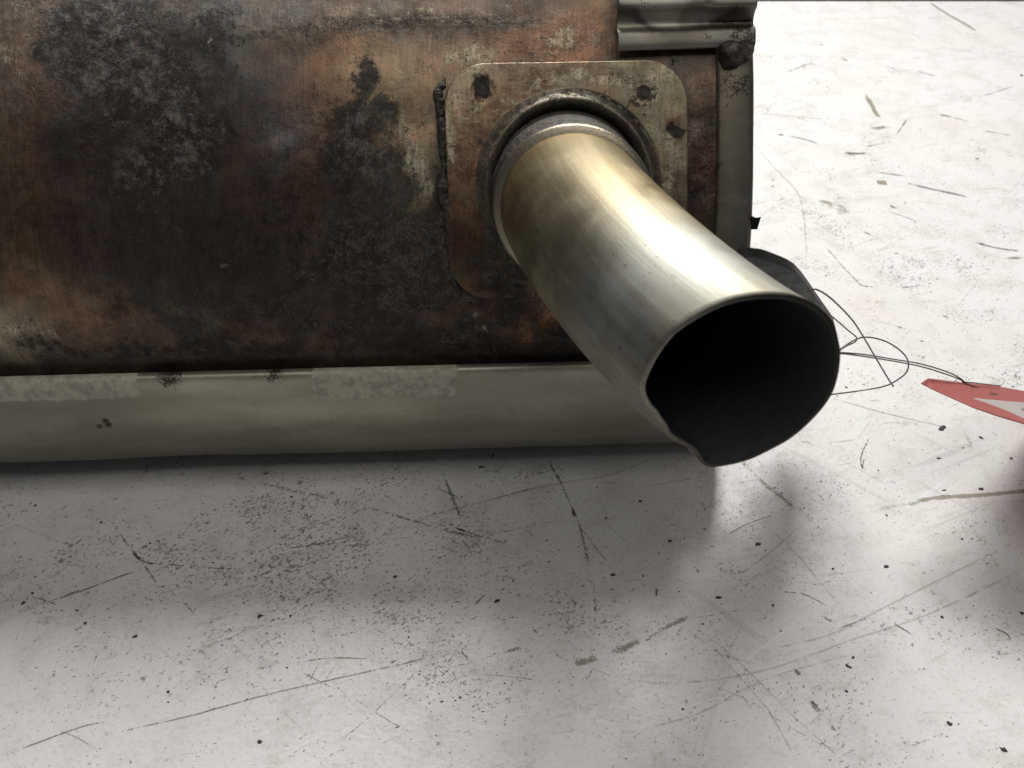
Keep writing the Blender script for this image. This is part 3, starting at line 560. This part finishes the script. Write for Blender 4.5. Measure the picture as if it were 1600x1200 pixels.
V = np.array(V)-np.array([.24, .33, .04])
# white panel: measured from its tip at a third of the card's visible length
for i in range(nu):
    s_i = i/8.0
    for j in range(nv):
        f = j/(nv-1); a = np.clip((s_i-2.05)/.35, 0, 1); t0 = .62-.22*np.clip((s_i-2.05)/2, 0, 1); t1 = .62+.26*np.clip((s_i-2.05)/2, 0, 1)
        ins_ = min(f-t0, t1-f); wr.append((np.clip(.5+ins_*11, 0, 1) if s_i > 2.05 else 0, 0, 0))
wr = np.array(wr); q = V+np.array([.24, .33, .04])
def near(px, py, rx, ry, amt):
    dd = q-EYE; sx = 800+F_PX*dd[:, 0]/(dd[:, 1]*cp-dd[:, 2]*sp); sy = 600-F_PX*(dd[:, 1]*sp+dd[:, 2]*cp)/(dd[:, 1]*cp-dd[:, 2]*sp)
    wr[:, 1] = np.maximum(wr[:, 1], amt*np.exp(-((sx-px)/rx)**2-((sy-py)/ry)**2))
near(1520, 606, 6, 2.5, .7); near(1553, 616, 12, 3, .8); near(1546, 612, 6, 2, .6); near(1598, 640, 8, 7, .6); near(1570, 611, 30, 1.5, .4)
card = mesh_obj('card', V, grid_faces(nu, nv), MC, tagr); vcol(card, 'wear', wr)
cs = card.modifiers.new('thick', 'SOLIDIFY'); cs.thickness = .0004
MWIRE = mat_flat('thin_iron_wire', (.20, .20, .19), .38, .85, sc=1500)
def wire(pts, r=.00038):
    o = tube('wire', catmull([atd(a, b, d) for a, b, d in pts], 8)-np.array([.24, .33, .04]), r, MWIRE, tagr, 8); return o
wire([(1262, 448, .372), (1266, 455, .368), (1275, 452, .366), (1298, 466, .37), (1330, 498, .385), (1350, 528, .40), (1370, 562, .415), (1388, 592, .425), (1396, 604, .43)])
wire([(1267, 458, .368), (1280, 478, .372), (1303, 497, .38), (1325, 516, .39), (1338, 527, .40), (1336, 534, .40), (1322, 541, .395), (1306, 552, .375), (1290, 560, .36)], .00034)
wire([(1312, 546, .375), (1338, 530, .395), (1358, 527, .405), (1385, 534, .41), (1408, 549, .415), (1419, 565, .42), (1416, 582, .425), (1400, 595, .43), (1380, 604, .435), (1340, 611, .44), (1296, 617, .43), (1270, 622, .42)], .00036)
wire([(1290, 551, .37), (1314, 551, .38), (1350, 554, .39), (1400, 562, .41), (1440, 569, .425), (1480, 581, .436), (1500, 591, .443), (1508, 597, .446), (1520, 598, .45), (1545, 601, .462), (1562, 603, .47)], .00034)
wire([(1290, 553, .37), (1314, 552.5, .378), (1350, 557, .388), (1400, 565, .408), (1440, 573, .423), (1476, 584, .433), (1500, 593, .4435), (1506, 598, .446), (1520, 603, .447), (1545, 613, .455), (1556, 617, .459)], .00034)

# ------------------------------------------------------------------ dirt rubbed into the laminate: traced scratches and smears
GREY = mat_mark('grey_scuff', (.20, .20, .195), .74); BRN = mat_mark('brown_smear', (.30, .27, .205), .60, sc=1300); BLK = mat_mark('black_scuff', (.06, .06, .057), .72); PALE = mat_mark('faint_scuff', (.38, .37, .355), .66)
marks = {'g': (GREY, [], [], []), 'b': (BRN, [], [], []), 'k': (BLK, [], [], []), 'p': (PALE, [], [], [])}
def mark(kind, pts, wpx, dens=.5, alpha=.8):
    P_ = np.array([onz(a, b)[:2] for a, b in pts]); P_ = catmull(P_, 6); n = len(P_); T = np.gradient(P_, axis=0); T /= np.linalg.norm(T, axis=1)[:, None]+1e-9
    Nn = np.stack([-T[:, 1], T[:, 0]], 1); mid = np.array(pts).mean(0); k = np.linalg.norm(onz(mid[0]+1, mid[1])-onz(*mid)); wd = wpx*k
    m_, V_, F_, A_ = marks[kind]; b0 = len(V_); z = .00012+.00001*(len(F_) % 7)
    for i in range(n):
        e = min(1, 4*min(i, n-1-i)/n+.05); 
        for j, o_ in enumerate((-1, -.35, .35, 1)):
            p = P_[i]+Nn[i]*wd*o_*.5*(.8+.5*vnoise(np.array([[i*.7, j, wpx]]))[0]); V_.append((p[0], p[1], z)); A_.append((dens*.9*(1 if abs(o_) < .5 else .25)*(.4+.6*e)+(.12 if mid[1] < 600 else 0), alpha*dict(g=.74, p=.32, b=.7, k=.78)[kind]*(1.35 if mid[1] < 600 else 1), 0))
    for i in range(n-1):
        for j in range(3): F_.append((b0+i*4+j, b0+(i+1)*4+j, b0+(i+1)*4+j+1, b0+i*4+j+1))
for a in (
 ('g', [(330, 735), (420, 758), (520, 780), (600, 800), (700, 830), (790, 850), (860, 862)], 8, .62), ('k', [(690, 815), (740, 835), (790, 848)], 5, .7), ('g', [(480, 770), (560, 798), (640, 812)], 10, .5),
 ('g', [(850, 705), (872, 745), (890, 785), (905, 820), (915, 860), (925, 900)], 6, .75), ('g', [(905, 822), (930, 855), (950, 880)], 3, .8), ('k', [(858, 722), (872, 748)], 4, .9), ('k', [(893, 792), (900, 815)], 5, .8),
 ('g', [(925, 890), (930, 950), (926, 1010), (915, 1050), (890, 1100)], 8, .45), ('g', [(690, 735), (700, 760), (712, 790), (722, 820)], 6, .8),
 ('p', [(1048, 702), (960, 740), (860, 758), (725, 792), (640, 815)], 3.5, .9), ('g', [(860, 755), (740, 788)], 2.5, .8), ('p', [(700, 845), (820, 825), (880, 810)], 2.5, .8),
 ('g', [(168, 800), (195, 845), (215, 870), (240, 905), (262, 945)], 6, .6), ('k', [(205, 862), (222, 876), (248, 884)], 6, .75), ('g', [(128, 860), (170, 868), (240, 880), (360, 889), (420, 886)], 4, .65), ('k', [(118, 850), (128, 842)], 4, .8),
 ('g', [(50, 948), (120, 926), (190, 900), (225, 888)], 4, .8), ('k', [(95, 934), (128, 920)], 4, .7), ('g', [(380, 860), (470, 855), (540, 840), (600, 826)], 3.5, .7),
 ('g', [(10, 1180), (60, 1160), (130, 1135), (165, 1128)], 3.5, .85), ('g', [(160, 1150), (220, 1136), (300, 1118), (400, 1090), (500, 1066), (600, 1044), (700, 1020)], 3.2, .9), ('k', [(310, 1116), (345, 1104)], 3, .8), ('b', [(620, 1040), (660, 1030)], 4, .8),
 ('g', [(500, 1180), (560, 1135), (620, 1080), (650, 1050)], 2.5, .7), ('b', [(465, 1035), (520, 1028), (580, 1030)], 3, .7), ('g', [(500, 998), (540, 990), (600, 985)], 3, .5), ('g', [(330, 1052), (400, 1045), (470, 1035)], 2.5, .5),
 ('b', [(956, 1020), (980, 1010), (1010, 998)], 13, .75), ('b', [(1030, 986), (1055, 973), (1077, 964)], 11, .8), ('b', [(1008, 1000), (1032, 986)], 5, .6), ('b', [(898, 1036), (915, 1034), (932, 1028)], 16, .75), ('k', [(925, 1030), (922, 1055), (912, 1062)], 3, .6),
 ('g', [(780, 1022), (800, 1016), (815, 1012)], 9, .7), ('g', [(652, 1070), (680, 1058), (710, 1035)], 22, .35), ('b', [(835, 990), (868, 966)], 14, .3), ('k', [(832, 982), (842, 992)], 4, .7), ('k', [(742, 945), (757, 930)], 3, .9), ('k', [(720, 1018), (734, 1030)], 5, .7),
 ('b', [(1420, 788), (1460, 778), (1520, 774), (1600, 768), (1650, 765)], 9, 1.0), ('p', [(1360, 800), (1400, 790), (1440, 784)], 9, .6),
 ('b', [(1160, 720), (1190, 752), (1225, 780), (1255, 806)], 10, .5), ('b', [(1245, 795), (1268, 814)], 16, .45), ('g', [(1135, 837), (1165, 820), (1205, 806)], 2.6, 1.0), ('p', [(1160, 895), (1210, 858), (1250, 820)], 3, .9), ('k', [(1155, 895), (1166, 893)], 3, .8),
 ('p', [(1190, 820), (1230, 850), (1290, 920), (1330, 970)], 3, .8), ('g', [(1212, 925), (1260, 930), (1310, 960)], 3, .7), ('g', [(1280, 960), (1305, 974)], 6, .6), ('g', [(1248, 918), (1310, 906)], 2.5, .7),
 ('p', [(1215, 1012), (1300, 990), (1380, 950), (1480, 900), (1600, 840)], 4, .9), ('p', [(1020, 1068), (1120, 1062), (1220, 1040), (1330, 1000), (1450, 960), (1600, 890)], 4.5, .9), ('p', [(960, 1150), (1090, 1115), (1200, 1060), (1380, 1010)], 3.5, .7), ('g', [(1300, 985), (1360, 965)], 3, .7),
 ('p', [(1100, 990), (1140, 1040), (1200, 1110), (1250, 1200)], 3.5, .8), ('p', [(1085, 980), (1150, 1030), (1230, 1110), (1330, 1200)], 3, .8), ('g', [(1155, 1080), (1185, 1125), (1205, 1150)], 3, .7), ('p', [(1070, 1060), (1160, 1090), (1240, 1140), (1360, 1200)], 3, .7), ('p', [(1300, 1095), (1250, 1150)], 3, .6),
 ('g', [(1262, 1085), (1272, 1102), (1288, 1118)], 12, .7), ('k', [(1264, 1090), (1276, 1105)], 5, .7), ('k', [(1240, 1045), (1250, 1054)], 7, .8), ('k', [(1301, 1078), (1303, 1094)], 4, .7), ('g', [(1190, 1060), (1220, 1080)], 6, .5), ('g', [(1395, 973), (1430, 995)], 4, .9), ('k', [(1555, 982), (1572, 990), (1580, 1000)], 2.5, 1.4, 1), 
 ('k', [(1345, 740), (1350, 718), (1346, 733)], 2, .9), ('g', [(1362, 680), (1348, 705), (1345, 725), (1352, 734)], 3.5, .9), ('g', [(1250, 690), (1265, 692), (1275, 702)], 7, .7), ('p', [(1300, 692), (1360, 684)], 3, .6), ('g', [(1300, 622), (1380, 645), (1475, 667)], 1.6, 1.3), ('p', [(1500, 668), (1515, 690), (1514, 710)], 7, .5),
 ('k', [(1025, 933), (1026, 920)], 3, .9), ('g', [(998, 915), (985, 925)], 5, .5), ('g', [(1300, 730), (1330, 800)], 2, .5), ('k', [(985, 908), (1000, 905)], 3, .7),
 # the far right field, foreshortened
 ('b', [(1455, 6), (1480, 22), (1505, 36), (1524, 48)], 5, 1.2), ('b', [(1353, 148), (1362, 165), (1372, 183)], 7, .85), ('g', [(1360, 203), (1380, 199), (1396, 200)], 14, .5), ('g', [(1320, 240), (1340, 240), (1358, 239)], 10, .75), ('k', [(1332, 240), (1350, 241)], 4, .7), ('b', [(1370, 285), (1386, 286)], 14, .8),
 ('g', [(1368, 269), (1392, 272), (1418, 276)], 4, 1.0), ('g', [(1420, 287), (1450, 294), (1490, 303), (1512, 308)], 6, 1.05), ('k', [(1466, 178), (1486, 183)], 3.5, 1.2), ('g', [(1480, 181), (1520, 192)], 4, .7), ('g', [(1216, 210), (1240, 214), (1262, 219), (1284, 227)], 4.5, .8), ('k', [(1216, 210), (1224, 212)], 3.5, 1), ('k', [(1315, 92), (1324, 95)], 3.5, 1.1),
 ('g', [(1340, 92), (1380, 102), (1405, 110)], 3, .6), ('p', [(1170, 176), (1230, 181), (1285, 186)], 3, .9), ('b', [(1400, 212), (1418, 185)], 3, .6), ('p', [(1180, 228), (1210, 262), (1245, 300), (1256, 340), (1260, 395)], 3, .7), ('g', [(1435, 112), (1465, 120)], 3.5, .8), ('g', [(1536, 204), (1580, 212)], 6, .6), ('g', [(1530, 152), (1586, 134)], 2.5, .8),
 ('g', [(1288, 382), (1300, 397), (1320, 420), (1345, 446)], 4, .6), ('g', [(1345, 446), (1372, 450)], 4, .6), ('g', [(1408, 450), (1440, 446)], 5, .7), ('g', [(1526, 380), (1560, 388), (1592, 392)], 5, .9), ('k', [(1526, 380), (1540, 382)], 6, .7), ('b', [(1570, 404), (1600, 403)], 7, .6), ('g', [(1350, 362), (1370, 372)], 4, .7), ('g', [(1395, 512), (1420, 514)], 9, .5), ('g', [(1476, 492), (1483, 500)], 7, .7),
 ('p', [(1300, 30), (1380, 28), (1450, 26)], 3, .5), ('p', [(1350, 70), (1500, 78), (1600, 90)], 4, .4), ('b', [(1225, 115), (1270, 97)], 6, .35), ('b', [(1250, 310), (1300, 320), (1320, 335)], 18, .25), ('g', [(1390, 320), (1400, 326)], 8, .5), ('p', [(1220, 130), (1260, 135)], 5, .4), ('g', [(1325, 225), (1360, 228), (1400, 218)], 5, .4), ('p', [(1240, 345), (1300, 335)], 8, .4),
 ): mark(*a)
for _ in range(330):                          # fainter ones between
    x, y = rng.uniform(-50, 1650), rng.uniform(10, 1200)
    if y < 700 and x < 1200: continue
    a = rng.choice([.35, -.45, .1, -.75, 1.1])+rng.normal()*.15; l = rng.uniform(20, 130)*(.4+.6*y/1200); fy = .35+.6*y/1200
    mark('p' if rng.random() < .75 else 'g', [(x, y), (x+l*math.cos(a)*.5, y-l*math.sin(a)*.5*fy+rng.normal()*2), (x+l*math.cos(a), y-l*math.sin(a)*fy)], rng.uniform(1.5, 3.2), rng.uniform(.4, .8), rng.uniform(.4, .8))
for kx, nm in (('g', 'grey_scuff_marks'), ('b', 'brown_smear_marks'), ('k', 'black_scuff_marks'), ('p', 'faint_scratch_marks')):
    m_, V_, F_, A_ = marks[kx]; o = mesh_obj(nm, V_, F_, m_, table, False); vcol(o, 'wear', np.array(A_)); o['kind'] = 'stuff'

# ------------------------------------------------------------------ grit: little flat black crumbs lying on the table
Vg, Fg = [], []
def crumb(px, py, r, el=1.0, a=0.0, hgt=.35):
    c = onz(px, py); k = np.linalg.norm(onz(px+1, py)-c); R_ = r*k*.85; n = 9; b0 = len(Vg)
    for lay, zz, f in ((0, .00002, 1.0), (1, R_*hgt, .65)):
        for j in range(n):
            t = 2*math.pi*j/n; rr = R_*f*(.5+.9*rng.random()); x_, y_ = rr*math.cos(t)*el, rr*math.sin(t)/max(el, .6); Vg.append((c[0]+x_*math.cos(a)-y_*math.sin(a), c[1]+x_*math.sin(a)+y_*math.cos(a), zz+.00003))
    for j in range(n): Fg.append((b0+j, b0+(j+1) % n, b0+n+(j+1) % n, b0+n+j))
    Fg.append(tuple(range(b0+n, b0+2*n)))
for a in ((1473, 669, 6, 1.4, .6), (1533, 684, 3.5, 1.5, -1), (1384, 885, 4.5, 1.2, 0), (1302, 889, 2.3), (1123, 934, 4, 1.4, 0), (1208, 946, 3), (1325, 1041, 4.5, 1.3, -.6), (1322, 1080, 3.2), (1484, 1131, 5, 1.2, -.6), (1568, 1171, 5.5, 1.3, -.4), (1472, 964, 3), (1510, 965, 2.2), (1596, 958, 3.5), (1333, 1027, 3.2), (1184, 850, 4.5, 1.3, .5), (1067, 1108, 2.4), (618, 901, 4, 1.3, 0), (776, 939, 4.5, 1.3, .5), (406, 963, 5, 1.3, .6), (407, 1159, 4.5, 1.2, 0), (263, 1081, 3.5), (263, 1097, 1.8), (982, 1085, 0.1), (958, 898, 4, 1.3, .1), (1005, 900, 2), (1046, 845, 3.5, 1.3, .2), (1000, 783, 3.5), (55, 790, 3), (36, 942, 4), (50, 927, 3), (133, 974, 3.5), (121, 954, 2.5), (210, 995, 4, 1.4, .6), (158, 816, 2.6), (415, 740, 3.5, 1.5, .3), (770, 712, 3, 1.5, .9), (752, 730, 4, 1.5, .2), (556, 826, 2.5), (1210, 762, 2), (1385, 805, 2.2), (1466, 716, 3, 1.5, .0), (1580, 716, 3), (1568, 814, 2), (1503, 842, 2.5), (1475, 766, 2.8, 1.6, .2), (1533, 764, 4, 1.5, .1), (1519, 842, 2), (1540, 815, 1.6), (1505, 700, 1.6), (1380, 645, 1.8), (1322, 605, 2.4), (1372, 735, 2), (413, 1115, .1), (1098, 975, 2), (1220, 986, 1.8), (1132, 1016, 1.6), (1060, 1005, .1), (1172, 986, .1), (1444, 1045, 1.5), (993, 1163, .1), (1440, 533, 2), (1405, 295, .1), (1455, 456, 1.5), (1283, 70, 2), (1278, 130, 2), (1174, 338, 2.4, 1.6, 0), (1207, 291, 2), (1527, 248, 2.5, 1.6, 0), (1596, 118, 3), (1207, 282, 1.6)):
    crumb(*a)
for (cx_, cy_, sx, sy, n, r0) in ((600, 800, 190, 60, 420, 1.5), (540, 780, 80, 30, 120, 1.9), (700, 960, 120, 60, 380, 1.5), (720, 1085, 60, 32, 90, 2.0), (430, 950, 90, 40, 160, 1.6), (300, 1000, 260, 130, 380, 1.5), (150, 850, 140, 70, 130, 1.6), (1150, 850, 160, 90, 260, 1.3), (1300, 800, 200, 100, 220, 1.2), (940, 880, 120, 110, 200, 1.5), (1200, 1000, 220, 120, 160, 1.1), (1350, 350, 160, 160, 200, 1.1), (1450, 560, 120, 90, 140, 1.0), (800, 950, 450, 160, 420, 1.2), (1250, 730, 120, 60, 160, 1.2)):
    for _ in range(int(n*1.25)):
        x, y = rng.normal(cx_, sx), rng.normal(cy_, sy)
        if (x < 1190 and y < 705) or y < 15: continue
        crumb(x, y, r0*min(rng.lognormal(-.9, .55), 1.4), rng.uniform(1, 2.2), rng.normal(.5, .5), .22)
grit = mesh_obj('table_grit', Vg, Fg, mat_flat('black_crumbs', (.04, .04, .037), .75, sc=2000), None, False); tag(grit, 'fine black grit and crumbs strewn over the white table top', 'grit', kind='stuff')
